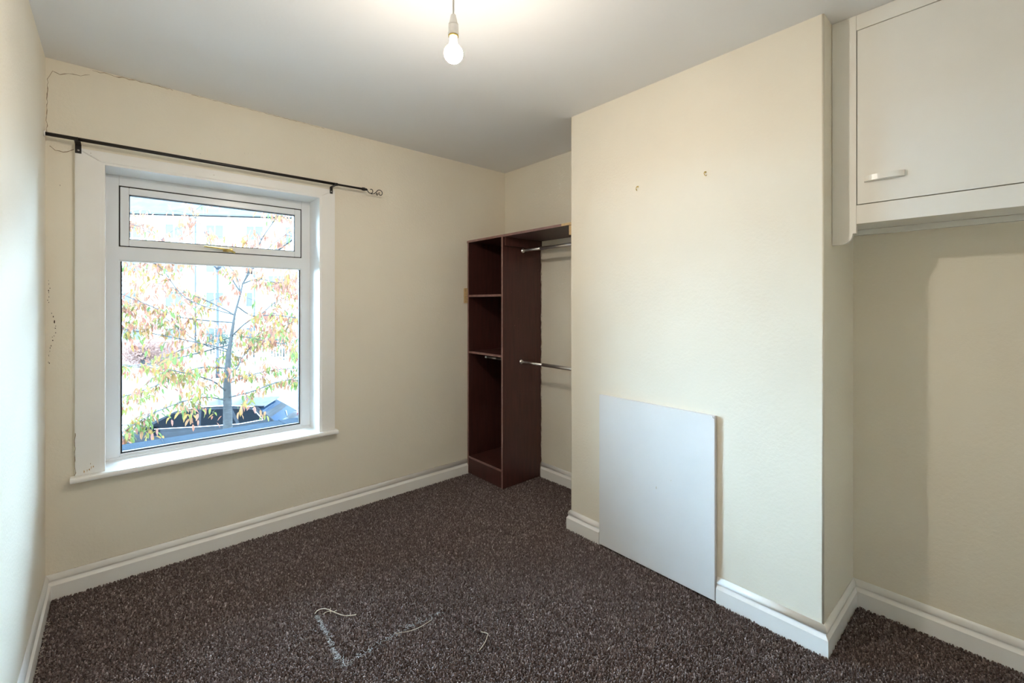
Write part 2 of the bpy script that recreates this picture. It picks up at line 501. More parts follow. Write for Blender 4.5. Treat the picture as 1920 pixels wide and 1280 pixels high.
aR = architrave([(.9735, .556), (AX1, .556), (AX1, AZ - .001), (.9735, 2.0535)])
aT = architrave([(AX0 + .0005, AZ), (-.0585, 2.0545), (.9725, 2.0545), (AX1 - .0005, AZ)])
# worn spots at the bottom of the left architrave
YA = YB - .020
flakes('peeled_paint', [(-.118, YA, .572), (-.108, YA, .575), (-.100, YA, .578), (-.093, YA, .586), (-.086, YA, .588)], .0075, M['barewood'], aL, IN, 21, 'patch of bare wood where paint peeled off')
crack('paint_crack', [(AX0 + .001, YA, .56), (AX0 + .001, YA, .62), (AX0 + .001, YA, .70), (AX0 + .001, YA, .76)], .0015, M['crack'], aL, IN, 22)
flakes('nail_hole', [(-.095, YA, 2.088), (-.094, YA, 2.074), (-.096, YA, .605)], .0028, M['crack'], aL, IN, 23)
flakes('nail_hole', [(.40, YA, 2.078), (1.035, YA, 2.082)], .0022, M['crack'], aT, IN, 24)

# ------------------------------------------------------------------ curtain pole
pole = thing('curtain_pole', 'black metal curtain pole with a scrolled end across the window top', 'curtain pole', (.5, 2.885, 2.13))
bm = bmesh.new()
tube(bm, [(XL + .002, 2.885, 2.130), (1.045, 2.885, 2.130)], .0085, 16)
obj('pole', bm, M['iron'], pole)
bm = bmesh.new()
tube(bm, [(.42, 2.885, 2.130), (1.22, 2.885, 2.130)], .0068, 16)
lathe(bm, [(.0068, 0), (.0095, .002), (.0095, .010), (.0068, .012)], (1.045, 2.885, 2.130), 'X', 16)
obj('inner_pole', bm, M['iron'], pole)
bm = bmesh.new()
lathe(bm, [(.004, 0), (.0095, .001), (.0105, .010), (.0115, .018), (.008, .024), (.009, .030), (.005, .038), (0, .040)], (1.215, 2.885, 2.130), 'X', 16)
def spiral(cx, cz, r0, r1, a0, a1, n=16):
    return [(cx + (r0 + (r1 - r0) * i / n) * math.cos(R(a0 + (a1 - a0) * i / n)), 2.885, cz + (r0 + (r1 - r0) * i / n) * math.sin(R(a0 + (a1 - a0) * i / n))) for i in range(n + 1)]
s1 = spiral(1.277, 2.129, .007, .024, 480, 180)
tube(bm, s1, .0026, 8)
s2 = [(1.251, 2.885, 2.130), (1.262, 2.885, 2.114), (1.282, 2.885, 2.107), (1.303, 2.885, 2.113), (1.318, 2.885, 2.128)] + spiral(1.342, 2.121, .024, .006, 150, -230)
tube(bm, s2, .0026, 8)
tube(bm, spiral(1.322, 2.111, .008, .003, 90, 500), .0022, 8)
obj('finial', bm, M['iron'], pole)
obj('wall_ring', lathe(bmesh.new(), [(.006, .001), (.013, .001), (.013, .006), (.009, .007), (.009, .004), (.006, .004)], (XL, 2.885, 2.130), 'X', 18), M['plastic'], pole)['label'] = 'white end socket at the wall'
for x, w in ((-.138, .011), (1.035, .009)):
    bm = bmesh.new()
    box(bm, x - w, x + w, YA - .003, YA, 2.078, 2.122, .001)
    box(bm, x - w, x + w, 2.876, YA, 2.1175, 2.1215, .001)
    tube(bm, [(x, 2.885 + .0105 * math.cos(R(a)), 2.130 + .0105 * math.sin(R(a))) for a in range(150, 391, 20)], .003, 6)
    br = obj('bracket', bm, M['iron'], pole)
    obj('screw', lathe(bmesh.new(), [(0, -.0022), (.003, -.002), (.0042, 0)], (x, YA - .003, 2.092), 'Y', 12), M['steel'], br)

# ------------------------------------------------------------------ open wardrobe unit
wd = thing('wardrobe', 'dark mahogany open wardrobe with shelves and chrome rails in the left alcove', 'wardrobe', (2.32, 2.52, 0))
WF, WB = 2.120, 2.512
def panel(name, x0, x1, y0, y1, z0, z1, edge='x', parent=wd, label=None):
    o = obj(name, new_box(x0, x1, y0, y1, z0, z1, bevel=.0008), M['wood'], parent)
    if edge == 'x':
        obj('edging', new_box(x0 - .0012, x0 + .0002, y0 + .0005, y1 - .0005, z0 + .0005, z1 - .0005), M['wood_edge'], o)['label'] = 'paler worn edging strip'
    if label: o['label'] = label
    return o
panel('side_panel', WF, WB, 2.934, 2.951, .0135, 1.8595)
# divider with its ragged rear edge
bm = bmesh.new()
rnd = random.Random(5)
zs = [.0135 + (1.8595 - .0135) * i / 60 for i in range(61)]
out = [(WF, .0135), (WF, 1.8595)] + [(XR - .002 - (0.0 if z < .14 else rnd.uniform(.004, .012)) - (.020 if z < .125 else 0), z) for z in zs[::-1]]
prism(bm, out, lambda u, v, t: (u, t, v), 2.510, 2.527)
div = obj('divider_panel', bm, M['wood'], wd)
obj('edging', new_box(WF - .0012, WF + .0002, 2.5105, 2.5265, .014, 1.862), M['wood_edge'], div)['label'] = 'paler worn edging strip'
# crumbling filler where the divider meets the wall
flakes('filler_crumb', [(XR - .004 - rnd.uniform(0, .004), 2.5095, .15 + 1.6 * i / 46 + rnd.uniform(-.01, .01)) for i in range(47)], .008, M['filler'], div, (0, -1, 0), 31, 'crumbling pale filler along the rear edge')
tb = panel('top_board', WF - .002, XR - .002, 1.8095, 2.957, 1.860, 1.877, label='long top board reaching to the chimney breast')
panel('shelf', WF, WB, 2.5275, 2.9335, 1.424, 1.441)
panel('shelf', WF, WB, 2.5275, 2.9335, .975, .992)
panel('bottom_shelf', WF, WB, 2.5275, 2.9335, .133, .150)
panel('plinth', WF + .002, WF + .019, 2.5275, 2.9335, .0135, .1325, edge='')
panel('back_panel', WB + .001, WB + .005, 2.53, 2.95, .12, 1.858, edge='')
panel('batten', WF + .012, WB, 2.490, 2.5095, 1.795, 1.8595, edge='', label='dark batten under the top board')
o = obj('wall_batten', new_box(XR - .022, XR - .0005, 1.812, 2.488, 1.800, 1.8595, bevel=.001), M['cream'], wd); o['label'] = 'cream painted batten on the back wall'
o = obj('support_block', new_box(2.122, 2.300, 1.8095, 1.872, 1.800, 1.8598, bevel=.001), M['rawpine'], wd); o['label'] = 'raw pine support block at the chimney side'
o = obj('edge_repair', new_box(2.1152, 2.1172, 1.8095, 1.93, 1.8605, 1.8765), M['rawpine'], tb); o['label'] = 'bare pine end of the top board'
o = obj('wood_strip', new_box(2.088, 2.118, 2.945, 2.9595, 1.376, 1.495, bevel=.002), M['rawpine'], wd); o['label'] = 'short pine strip on the wall beside the unit'
def rail(y0, y1, z, ymid, r0=.0095, r1=.0125):
    bm = bmesh.new()
    tube(bm, [(2.30, y1, z), (2.30, ymid - .004, z)], r0, 16)
    tube(bm, [(2.30, ymid, z), (2.30, y0, z)], r1, 16)
    o = obj('hanging_rail', bm, M['chrome'], wd)
    for y, s in ((y1, -1), (y0, 1)):
        obj('rail_socket', lathe(bmesh.new(), [(.010, 0), (.017, 0), (.017, .003 * s), (.0135, .004 * s), (.0135, .010 * s), (.010, .010 * s)], (2.30, y, z), 'Y', 18), M['chrome'], o)
rail(1.8085, 2.4895, 1.770, 2.30)
rail(1.8085, 2.5095, .930, 2.28)
rail(2.5275, 2.9335, .930, 2.80, .011, .011)
flakes('scuff_mark', [(WF + .03 + rnd.uniform(0, .34), 2.5098, rnd.uniform(.2, 1.7)) for _ in range(16)], .0022, M['wood_edge'], div, (0, -1, 0), 41)

# ------------------------------------------------------------------ board over the old fireplace
bm = new_box(2.0455, 2.0655, .925, 1.578, .0135, .856, bevel=.0015)
bd = obj('fireplace_board', bm, M['board'], None)
tag(bd, 'white painted board standing against the chimney breast over the fireplace opening', 'board')
flakes('chipped_corner', [(2.0452, .933, .851), (2.0452, .929, .847)], .003, M['crack'], bd, (-1, 0, 0), 51)
flakes('scuff_mark', [(2.0453, 1.03, .045), (2.0453, .95, .04), (2.0453, 1.22, .44), (2.0453, 1.14, .50), (2.0453, 1.44, .77)], .0035, M['filler'], bd, (-1, 0, 0), 52)

# ------------------------------------------------------------------ high cupboard in the right alcove
cp = thing('cupboard', 'cream painted high cupboard built across the right alcove', 'cupboard', (2.35, -.05, 1.68))
CX = 2.175
def cp_box(name, x0, x1, y0, y1, z0, z1, b=.0012, parent=cp):
    return obj(name, new_box(x0, x1, y0, y1, z0, z1, bevel=b), M['cupboard'], parent)
# left stile with the cut-out foot
bm = bmesh.new()
cut = [(.4775 - .0375 * math.sin(R(a)), 1.6045 + .0405 * (1 - math.cos(R(a)))) for a in range(0, 91, 10)]
pts = [(.5075, 1.6045)] + cut + [(.4285, 1.645), (.4285, 2.4985), (.5075, 2.4985)]
prism(bm, pts, lambda u, v, t: (t, u, v), CX, CX + .020)
obj('stile', bm, M['cupboard'], cp)
cp_box('stile', CX, CX + .02, -.235, -.155, 1.7545, 2.438)
cp_box('bottom_rail', CX, CX + .02, YF + .001, .428, 1.681, 1.754)
cp_box('top_rail', CX, CX + .02, YF + .001, .428, 2.4385, 2.4985)
def door(y0, y1, hy):
    d = cp_box('door', CX + .0005, CX + .019, y0, y1, 1.7575, 2.4355)
    bm = bmesh.new()
    n = 14
    A = []
    for i in range(n + 1):
        t = i / n
        y = hy - .060 + .120 * t
        dep = .024 * math.sin(math.pi * (.06 + .88 * t)) ** .6
        A.append((y, dep))
    for s in range(n):
        (ya, da), (yb, db) = A[s], A[s + 1]
        va = [(CX + .0006, ya, 1.8385), (CX - da, ya, 1.840), (CX - da, ya, 1.8605), (CX + .0006, ya, 1.862)]
        vb = [(CX + .0006, yb, 1.8385), (CX - db, yb, 1.840), (CX - db, yb, 1.8605), (CX + .0006, yb, 1.862)]
        va = [bm.verts.new(v) for v in va]; vb = [bm.verts.new(v) for v in vb]
        for k in range(4):
            bm.faces.new((va[k], va[(k + 1) % 4], vb[(k + 1) % 4], vb[k]))
        if s == 0: bm.faces.new(va)
        if s == n - 1: bm.faces.new(vb)
    bmesh.ops.remove_doubles(bm, verts=list(bm.verts), dist=1e-6)
    bmesh.ops.recalc_face_normals(bm, faces=list(bm.faces))
    obj('handle', bm, M['cupboard'], d)['label'] = 'bow-shaped handle painted cream'
door(-.152, .4255, .343)
door(YF + .004, -.238, -.56)
cp_box('base_panel', CX + .0205, XR - .0005, YF + .001, .5075, 1.700, 1.712)
cp_box('ledger', XR - .021, XR - .0005, YF + .001, .5075, 1.676, 1.6995)
cp_box('ledger', CX + .0205, XR - .022, .488, .5075, 1.676, 1.6995)
cp_box('inner_shelf', CX + .021, XR - .001, YF + .001, .5075, 2.08, 2.095)

# ------------------------------------------------------------------ two small hooks left in the chimney breast
for y, z, s, lab in ((1.340, 1.981, 1, 'small brass screw hook in the chimney wall nearer the wardrobe'), (.977, 1.978, -1, 'small brass screw hook in the chimney wall nearer the cupboard')):
    bm = bmesh.new()
    tube(bm, [(XC + .004, y, z + .006), (XC - .010, y, z + .006), (XC - .016, y, z - .002), (XC - .014, y + .002 * s, z - .010), (XC - .007, y + .004 * s, z - .013), (XC - .003, y + .006 * s, z - .009)], .0019, 8)
    lathe(bm, [(.0019, 0), (.0048, -.0005), (.0040, -.0022), (.0019, -.003)], (XC, y, z + .006), 'X', 12)
    tag(obj('wall_hook', bm, M['brass'], None), lab, 'hook')

# ------------------------------------------------------------------ pendant light with bare bulb
BX, BY, BZ = .816, 1.214, 2.177
pl = thing('pendant_light', 'bare lit bulb in a white holder hanging from the ceiling', 'light', (BX, BY, CEIL))
obj('ceiling_rose', lathe(bmesh.new(), [(0, 0), (.038, 0), (.040, -.006), (.036, -.018), (.012, -.024), (0, -.024)], (BX, BY, CEIL - .0005), 'Z', 28), M['plastic'], pl)
obj('cord', tube(bmesh.new(), [(BX, BY, CEIL - .022), (BX, BY, BZ + .122)], .0032, 10), M['plastic'], pl)
hb = obj('lamp_holder', lathe(bmesh.new(), [(.0035, .126), (.008, .124), (.011, .112), (.0135, .096), (.0165, .094), (.0165, .0915), (.0150, .0905), (.0150, .089), (.0165, .0885), (.0170, .068), (.0180, .066), (.0180, .060), (.0155, .058), (0, .058)], (BX, BY, BZ), 'Z', 28), M['plastic'], pl)
obj('holder_ring', lathe(bmesh.new(), [(.0155, .0575), (.0165, .0575), (.0165, .0545), (.0130, .0535), (.0130, .0575)], (BX, BY, BZ), 'Z', 28), M['brass'], pl)
cut = 20
up = [(.0302 * math.cos(R(t)), .0302 * math.sin(R(t))) for t in range(cut, 63, 7)]
obj('bulb_neck', lathe(bmesh.new(), up + [(.0142, .0315), (.0128, .040), (.0125, .057)], (BX, BY, BZ), 'Z', 28), M['bulb_collar'], pl)
prof = [(0, -.0300)] + [(.0300 * math.cos(R(t)), .0300 * math.sin(R(t))) for t in range(-82, cut + 3, 6)]
obj('bulb', lathe(bmesh.new(), prof, (BX, BY, BZ), 'Z', 32), M['bulb'], pl)

# ------------------------------------------------------------------ carpet: cut-pile tufts, each its own little block of yarn
def carpet():
    rng = np.random.default_rng(7)
    rng_xy = []
    for st, near in ((.0062, False), (.0125, True)):
        gx, gy = np.meshgrid(np.arange(XL + .002, XR, st), np.arange(YF + .002, YB, st))
        x = gx.ravel() + rng.uniform(-.5, .5, gx.size) * st
        y = gy.ravel() + rng.uniform(-.5, .5, gx.size) * st
        behind = x * .66 + y * .75 < 1.25          # towards the door the pile is laid thinner
        k = behind if near else ~behind
        rng_xy.append(np.stack([x[k], y[k], np.full(k.sum(), st)]))
    x, y, st = np.concatenate(rng_xy, 1)
    keep = (x > XL + .0215) & (x < XR - .021) & (y > YF + .021) & (y < YB - .021)
    keep &= ~((x > XC - .021) & (y > YC0 - .021) & (y < YC1 + .021))
    x, y, st = x[keep], y[keep], st[keep]
    n = len(x)
    # tufts stand short along the outline of a patch that was cut out and laid back
    h = .0098 + rng.uniform(-.0030, .0026, n)
    seam = np.full(n, 9.0)
    S = [(.653, 2.057), (.650, 1.90), (.637, 1.735), (.72, 1.695), (.853, 1.705), (1.09, 1.69), (1.117, 1.48), (1.11, 1.40)]
    for (ax, ay), (bx, by) in zip(S[:-1], S[1:]):
        dx, dy = bx - ax, by - ay
        t = np.clip(((x - ax) * dx + (y - ay) * dy) / (dx * dx + dy * dy), 0, 1)
        seam = np.minimum(seam, np.hypot(x - ax - t * dx, y - ay - t * dy))
    h *= np.where(seam < .007, .35, 1.0)
    r = (.0034 + rng.uniform(-.0006, .0010, n)) * st / .0062
    a = rng.uniform(0, 2 * np.pi, n)
    lean = rng.uniform(.0005, .0040, n)
    la = rng.uniform(0, 2 * np.pi, n)
    tilt, ta = rng.uniform(0, .9, n), rng.uniform(0, 2 * np.pi, n)
    V = np.zeros((n, 8, 3), np.float32)
    for k in range(4):
        c, s = np.cos(a + k * np.pi / 2), np.sin(a + k * np.pi / 2)
        V[:, k] = np.stack([x + r * c, y + r * s, np.full(n, .001)], 1)
        c, s = np.cos(a + (k + .35) * np.pi / 2), np.sin(a + (k + .35) * np.pi / 2)
        q = r * .72
        V[:, 4 + k] = np.stack([x + lean * np.cos(la) + q * c, y + lean * np.sin(la) + q * s, h + q * tilt * (c * np.cos(ta) + s * np.sin(ta))], 1)
    V[:, :, 2] = np.minimum(V[:, :, 2], .0132)
    base = (np.arange(n) * 8)[:, None, None]
    T = [[4, 5, 6], [4, 6, 7]]
    for k in range(4):
        k2 = (k + 1) % 4
        T += [[k, k2, 4 + k2], [k, 4 + k2, 4 + k]]
    F = (np.array(T)[None] + base).reshape(-1)
    me = bpy.data.meshes.new('carpet')
    me.vertices.add(n * 8); me.loops.add(n * 30); me.polygons.add(n * 10)
    me.vertices.foreach_set('co', V.ravel())
    me.loops.foreach_set('vertex_index', F.astype(np.int32))
    me.polygons.foreach_set('loop_start', np.arange(0, n * 30, 3, dtype=np.int32))
    me.update()
    at = me.attributes.new('yarn', 'FLOAT', 'FACE')
    wear = .5 + .5 * np.sin(x * 2.3 + .7 * np.sin(y * 3.1)) * np.cos(y * 1.9 + .8 * np.sin(x * 2.7))
    u = np.clip(rng.beta(1.5, 2.4, n) + (wear - .5) * .12, 0, 1)
    u = np.where(seam < .007, u * .5, u)
    at.data.foreach_set('value', np.repeat(u, 10).astype(np.float32))
    print('tufts', n)
    me.validate()
    o = obj('carpet', me, M['carpet'], None)
    return tag(o, 'dark brown twist-pile carpet covering the whole bedroom floor', 'carpet', kind='stuff')
cpt = carpet()

# frayed backing along the cut, and loose jute threads lying on the pile
def fray(name, pts, n, m, seed, spread, label):
    rnd = random.Random(seed)
    bm = bmesh.new()
    P = [Vector((*p, 0)) for p in pts]
    for i in range(n):
        t = rnd.random() * (len(P) - 1)
        k = int(t)
        c = P[k].lerp(P[k + 1], t - k) + Vector((rnd.gauss(0, spread), rnd.gauss(0, spread), rnd.uniform(.007, .0115)))
        a = rnd.uniform(0, 6.28); l = rnd.uniform(.006, .018)
        d = Vector((math.cos(a), math.sin(a), rnd.uniform(-.15, .25))) * l
        q = Vector((-d.y, d.x, 0)) * rnd.uniform(-.4, .4)
        tube(bm, [c - d * .5, c + q, c + d * .5], [.0005, .0009, .0004], 4, caps=False)
    o = obj(name, bm, m, cpt)
    o['kind'] = 'stuff'; o['label'] = label
    return o
fray('frayed_backing', [(.650, 2.03), (.652, 1.95), (.645, 1.86), (.640, 1.78), (.634, 1.735)], 230, M['backing'], 1, .0045, 'white frayed backing along the cut')
fray('frayed_backing', [(.634, 1.735), (.655, 1.70), (.64, 1.675), (.72, 1.690), (.80, 1.700), (.86, 1.705)], 110, M['backing'], 2, .008, 'white frayed backing along the cut')
fray('frayed_backing', [(.84, 1.70), (.95, 1.705), (1.08, 1.69)], 60, M['backing'], 3, .010, 'white frayed backing along the cut')
fray('skirting_crumbs', [(XL + .024, 1.6), (XL + .024, 2.0), (XL + .024, 2.45), (XL + .026, 2.75)], 120, M['filler'], 4, .0025, 'pale crumbs along the skirting')
def thread(pts, lab, r=.0014, extra=()):
    bm = bmesh.new()
    def smooth(ps):
        P = [Vector(p) + Vector((0, 0, .0028)) for p in ps]
        o = []
        for i in range(len(P) - 1):
            a, b, c, d = P[max(i - 1, 0)], P[i], P[i + 1], P[min(i + 2, len(P) - 1)]
            for k in range(6):
                t = k / 6
                o.append(.5 * ((2 * b) + (c - a) * t + (2 * a - 5 * b + 4 * c - d) * t * t + (3 * b - a - 3 * c + d) * t ** 3))
        return o + [P[-1]]
    tube(bm, smooth(pts), r, 6)
    for e in extra:
        tube(bm, smooth(e), r * .7, 5)
    tag(obj('loose_thread', bm, M['thread'], None), lab, 'thread')
thread([(.648, 2.040, .0125), (.664, 2.050, .015), (.690, 2.033, .019), (.715, 1.985, .016), (.738, 1.945, .013), (.762, 1.925, .0125), (.782, 1.915, .012)],
       'long pale jute thread curling over the carpet at the far end of the cut', .0018, [[(.672, 2.015, .012), (.694, 2.012, .016), (.712, 1.995, .016), (.728, 2.0, .013)], [(.70, 1.995, .012), (.703, 2.01, .018), (.712, 2.03, .014)]])
thread([(1.128, 1.475, .012), (1.138, 1.445, .016), (1.125, 1.43, .019), (1.10, 1.415, .014), (1.062, 1.40, .012)],
       'short pale thread lying on the carpet toward the chimney breast', .0012)
thread([(.855, 1.70, .012), (.93, 1.665, .014), (1.01, 1.67, .012)], 'thin pale thread beside the middle of the cut carpet patch', .0008)

# ================================================================== outside the window
ZS = -2.66                                            # street level below the bedroom floor
struct('ground', new_box(-40, 60, 3.6, 75, ZS - .3, ZS - .02), M['road'])
# slate-blue lead roof of the bay under the window
bm = bmesh.new()
prism(bm, [(3.30, .405), (4.25, .362), (4.27, .30), (3.30, .30)], lambda u, v, t: (t, u, v), -1.0, 2.1)
bay = struct('bay_roof', bm, M['lead'], label='blue-grey lead roof of the bay below the window')
for x in (-.55, .25, 1.05, 1.85):
    obj('lead_roll', tube(bmesh.new(), [(x, 3.31, .405), (x, 4.25, .362)],   .006, 8), M['lead'], bay)
struct('bay_wall', new_box(-.95, 2.05, 3.30, 4.18, ZS - .02, .30), M['brickwall'])
struct('trim_1', new_box(WX0 - .1, WX1 + .1, 3.20, 3.36, .44, .495, bevel=.005), M['facade'], label='stone sill outside the window')
# the road's kerbs and pavements run across the view at a slant
AX = R(-32)
def slab(name, cx, cy, l, w, z0, z1, m, rz=AX, label=None):
    o = struct(name, new_box(-l / 2, l / 2, -w / 2, w / 2, 0, z1 - z0), m, label=label)
    o.location = (cx, cy, z0); o.rotation_euler = (0, 0, rz)
    return o
slab('pavement', -.86, 9.23, 60, 7.0, ZS - .02, ZS + .10, M['pavement'], label='pale pavement along the street')
slab('kerb', 1.04, 12.27, 60, .16, ZS - .02, ZS + .11, M['facade'])
slab('pavement', 8.2, 34.0, 70, 3.0, ZS - .02, ZS + .10, M['pavement'])

# ------------------------------------------------------------------ parked car
def build_car():
    root = thing('car', 'black hatchback parked at the street beyond the autumn tree', 'car', (1.776, 14.25, ZS - .02), rz=R(-31))
    def part(name, bm, m, parent=root):
        me = bpy.data.meshes.new(name); bm.to_mesh(me); bm.free(); me.materials.append(m)
        o = bpy.data.objects.new(name, me); COL.objects.link(o); o.parent = parent
        return o
    # lower body: sections along the length (front at -x)
    st = [(-2.24, .60, .30, .50, .56), (-2.18, .74, .24, .62, .68), (-1.95, .84, .20, .74, .80), (-1.45, .89, .18, .86, .93),
          (-1.10, .90, .18, .92, .98), (0, .905, .18, .94, .99), (1.2, .90, .18, .97, 1.0), (1.75, .87, .20, .99, 1.02), (2.05, .83, .24, .93, .99), (2.20, .77, .30, .74, .80), (2.25, .70, .36, .60, .64)]
    bm = bmesh.new(); rings = []
    for x, w, zs, zb, zt in st:
        half = [(w * .86, zs), (w * .97, zs + .10), (w, zs + (zb - zs) * .45), (w * .985, zs + (zb - zs) * .75), (w * .94, zb), (w * .80, zt - .015), (w * .40, zt)]
        ring = [(-y, z) for y, z in half] + [(y, z) for y, z in half[::-1]]
        rings.append([bm.verts.new((x, y, z)) for y, z in ring])
    for A, B in zip(rings[:-1], rings[1:]):
        for k in range(len(A)):
            f = bm.faces.new((A[k], A[(k + 1) % len(A)], B[(k + 1) % len(A)], B[k])); f.smooth = True
    bm.faces.new(rings[0][::-1]); bm.faces.new(rings[-1])
    bmesh.ops.recalc_face_normals(bm, faces=list(bm.faces))
    body = part('body', bm, M['car_paint'])
    # cabin with tumblehome
    prof = [(-1.22, .93), (-.85, 1.17), (-.42, 1.385), (.10, 1.455), (.80, 1.465), (1.42, 1.42), (1.72, 1.20), (2.02, .96)]
    wy = lambda z: .845 - (z - .93) / .535 * .235
    bm = bmesh.new()
    L = [bm.verts.new((x, -wy(z), z)) for x, z in prof]; Rr = [bm.verts.new((x, wy(z), z)) for x, z in prof]
    for i in range(len(prof) - 1):
        bm.faces.new((L[i], L[i + 1], Rr[i + 1], Rr[i]))
    bm.faces.new(L); bm.faces.new(Rr[::-1])
    bmesh.ops.recalc_face_normals(bm, faces=list(bm.faces))
    bmesh.ops.bevel(bm, geom=list(bm.edges), offset=.03, segments=2, affect='EDGES')
    cab = part('cabin', bm, M['car_paint'])
    def side_glass(pts, s, m):
        bm = bmesh.new()
        a = [bm.verts.new((x, s * (wy(z) + .004), z)) for x, z in pts]
        b = [bm.verts.new((x, s * (wy(z) - .01), z)) for x, z in pts]
        n = len(pts)
        bm.faces.new(a); bm.faces.new(b[::-1])
        for i in range(n): bm.faces.new((a[i], b[i], b[(i + 1) % n], a[(i + 1) % n]))
        bmesh.ops.recalc_face_normals(bm, faces=list(bm.faces))
        part('side_window', bm, m, cab)
    for s in (-1, 1):
        side_glass([(-.98, 1.02), (-.46, 1.325), (.10, 1.385), (.16, 1.03)], s, M['car_glass'])
        side_glass([(.22, 1.03), (.17, 1.388), (.78, 1.395), (1.02, 1.05)], s, M['car_glass'])
        side_glass([(1.10, 1.06), (.88, 1.392), (1.33, 1.355), (1.60, 1.13)], s, M['car_glass'])
    def end_glass(name, p, q, s, m):
        (x0, z0), (x1, z1) = p, q
        d = Vector((x1 - x0, 0, z1 - z0)); nrm = Vector((-d.z, 0, d.x)).normalized() * s * .006
        bm = bmesh.new()
        a, b = .06, .94
        P = lambda t: Vector((x0, 0, z0)) + d * t
        lo, hi = P(a), P(b)
        top = [bm.verts.new(Vector((c.x, y, c.z)) + nrm) for c, y in ((lo, -wy(lo.z) + .07), (lo, wy(lo.z) - .07), (hi, wy(hi.z) - .07), (hi, -wy(hi.z) + .07))]
        bot = [bm.verts.new(v.co - nrm * 2.5) for v in top]
        bm.faces.new(top); bm.faces.new(bot[::-1])
        for i in range(4): bm.faces.new((top[i], bot[i], bot[(i + 1) % 4], top[(i + 1) % 4]))
        bmesh.ops.recalc_face_normals(bm, faces=list(bm.faces))
        return part(name, bm, m, cab)
    for s in (-1, 1):
        part('window_trim', tube(bmesh.new(), [(-1.02, s * (wy(1.0) + .004), 1.0), (.2, s * (wy(1.012) + .004), 1.012), (1.1, s * (wy(1.035) + .004), 1.035), (1.64, s * (wy(1.11) + .004), 1.11), (1.36, s * (wy(1.375) + .004), 1.375)], .010, 6), M['alloy'], cab)
    end_glass('windscreen', (-1.22, .93), (-.42, 1.385), 1, M['car_glass'])
    rg = end_glass('rear_window', (1.42, 1.42), (2.02, .96), 1, M['rear_glass']); rg['label'] = 'rear window with the sky reflection painted in as blue'
    bm = bmesh.new()
    prism(bm, [(1.36, 1.435), (1.62, 1.425), (1.60, 1.39), (1.40, 1.40)], lambda u, v, t: (u, t, v), -.60, .60)
    part('spoiler', bm, M['car_paint'], cab)
    part('rear_wiper', tube(bmesh.new(), [(1.985, 0, 1.0), (1.88, .25, 1.095)], .014, 6), M['tyre'], cab)
    part('roof_rail', tube(bmesh.new(), [(-.35, -.66, 1.39), (.1, -.645, 1.465), (.8, -.64, 1.475), (1.35, -.655, 1.43)], .014, 6), M['alloy'], cab)
    part('roof_rail', tube(bmesh.new(), [(-.35, .66, 1.39), (.1, .645, 1.465), (.8, .64, 1.475), (1.35, .655, 1.43)], .014, 6), M['alloy'], cab)
    for s in (-1, 1):
        bm = bmesh.new(); box(bm, -.92, -.76, min(s * .86, s * 1.02), max(s * .86, s * 1.02), .99, 1.12, .03)
        part('wing_mirror', bm, M['car_paint'], body)
        bm = bmesh.new(); box(bm, 1.98, 2.14, min(s * .62, s * .82), max(s * .62, s * .82), .72, .96, .03)
        part('tail_lamp', bm, M['tail_lamp'], body)
        for x in (-1.38, 1.38):
            y = s * .80
            w = part('wheel', lathe(bmesh.new(), [(0, -.09), (.30, -.10), (.325, -.07), (.325, .07), (.30, .10), (0, .09)], (x, y, .325), 'Y', 24), M['tyre'])
            bm = bmesh.new()
            for k in range(5):
                a = 2 * math.pi * k / 5
                tube(bm, [(x, y + s * .105, .325), (x + .20 * math.cos(a), y + s * .105, .325 + .20 * math.sin(a))], .028, 6)
            lathe(bm, [(.19, .095 * s), (.215, .11 * s), (.225, .095 * s)], (x, y, .325), 'Y', 20)
            part('rim', bm, M['alloy'], w)
    bm = bmesh.new(); box(bm, 2.245, 2.262, -.26, .26, .50, .61)
    part('number_plate', bm, M['facade'], body)
    return root
build_car()

# ------------------------------------------------------------------ flats across the street
RZB = R(-33)
def far_thing(name, label, cat, x, y, rz=RZB, group=None):
    return thing(name, label, cat, (x, y, ZS - .02), group=group, rz=rz)
def local(name, bm, m, parent):
    me = bpy.data.meshes.new(name); bm.to_mesh(me); bm.free(); me.materials.append(m)
    o = bpy.data.objects.new(name, me); COL.objects.link(o); o.parent = parent
    return o
fl = far_thing('apartment_building', 'long pale three-storey building across the street with a grey roof', 'building', 5.77, 45.54); fl.location.z = -3.22
bm = bmesh.new(); box(bm, -22, 22, 0, 9, 0, 12.1)
local('wall', bm, M['facade'], fl)
bm = bmesh.new(); prism(bm, [(-.45, 12.0), (-.45, 12.15), (4.5, 15.6), (9.45, 12.15), (9.45, 12.0)], lambda u, v, t: (t, u, v), -22.4, 22.4)
rf = local('roof', bm, M['roof_tile'], fl)
bm = bmesh.new(); box(bm, -22.4, 22.4, -.56, -.44, 12.0, 12.12, .02)
local('gutter', bm, M['gutter'], fl)
for x in (-.95, 12.2, -14.5):
    local('downpipe', tube(bmesh.new(), [(x, -.07, 12.0), (x, -.07, .1)], .055, 8), M['gutter'], fl)
wframe = bmesh.new(); strips(wframe, -.75, .75, 0, 1.35, .09, -.06, .04); box(wframe, -.04, .04, -.055, .03, .09, 1.26); box(wframe, -.85, .85, -.12, .02, -.09, 0)
wmesh = bpy.data.meshes.new('far_window'); wframe.to_mesh(wmesh); wframe.free(); wmesh.materials.append(M['white_frame'])
pb = new_box(-.66, .66, -.03, .02, .09, 1.26); pmesh = bpy.data.meshes.new('far_pane'); pb.to_mesh(pmesh); pb.free(); pmesh.materials.append(M['facade_glass'])
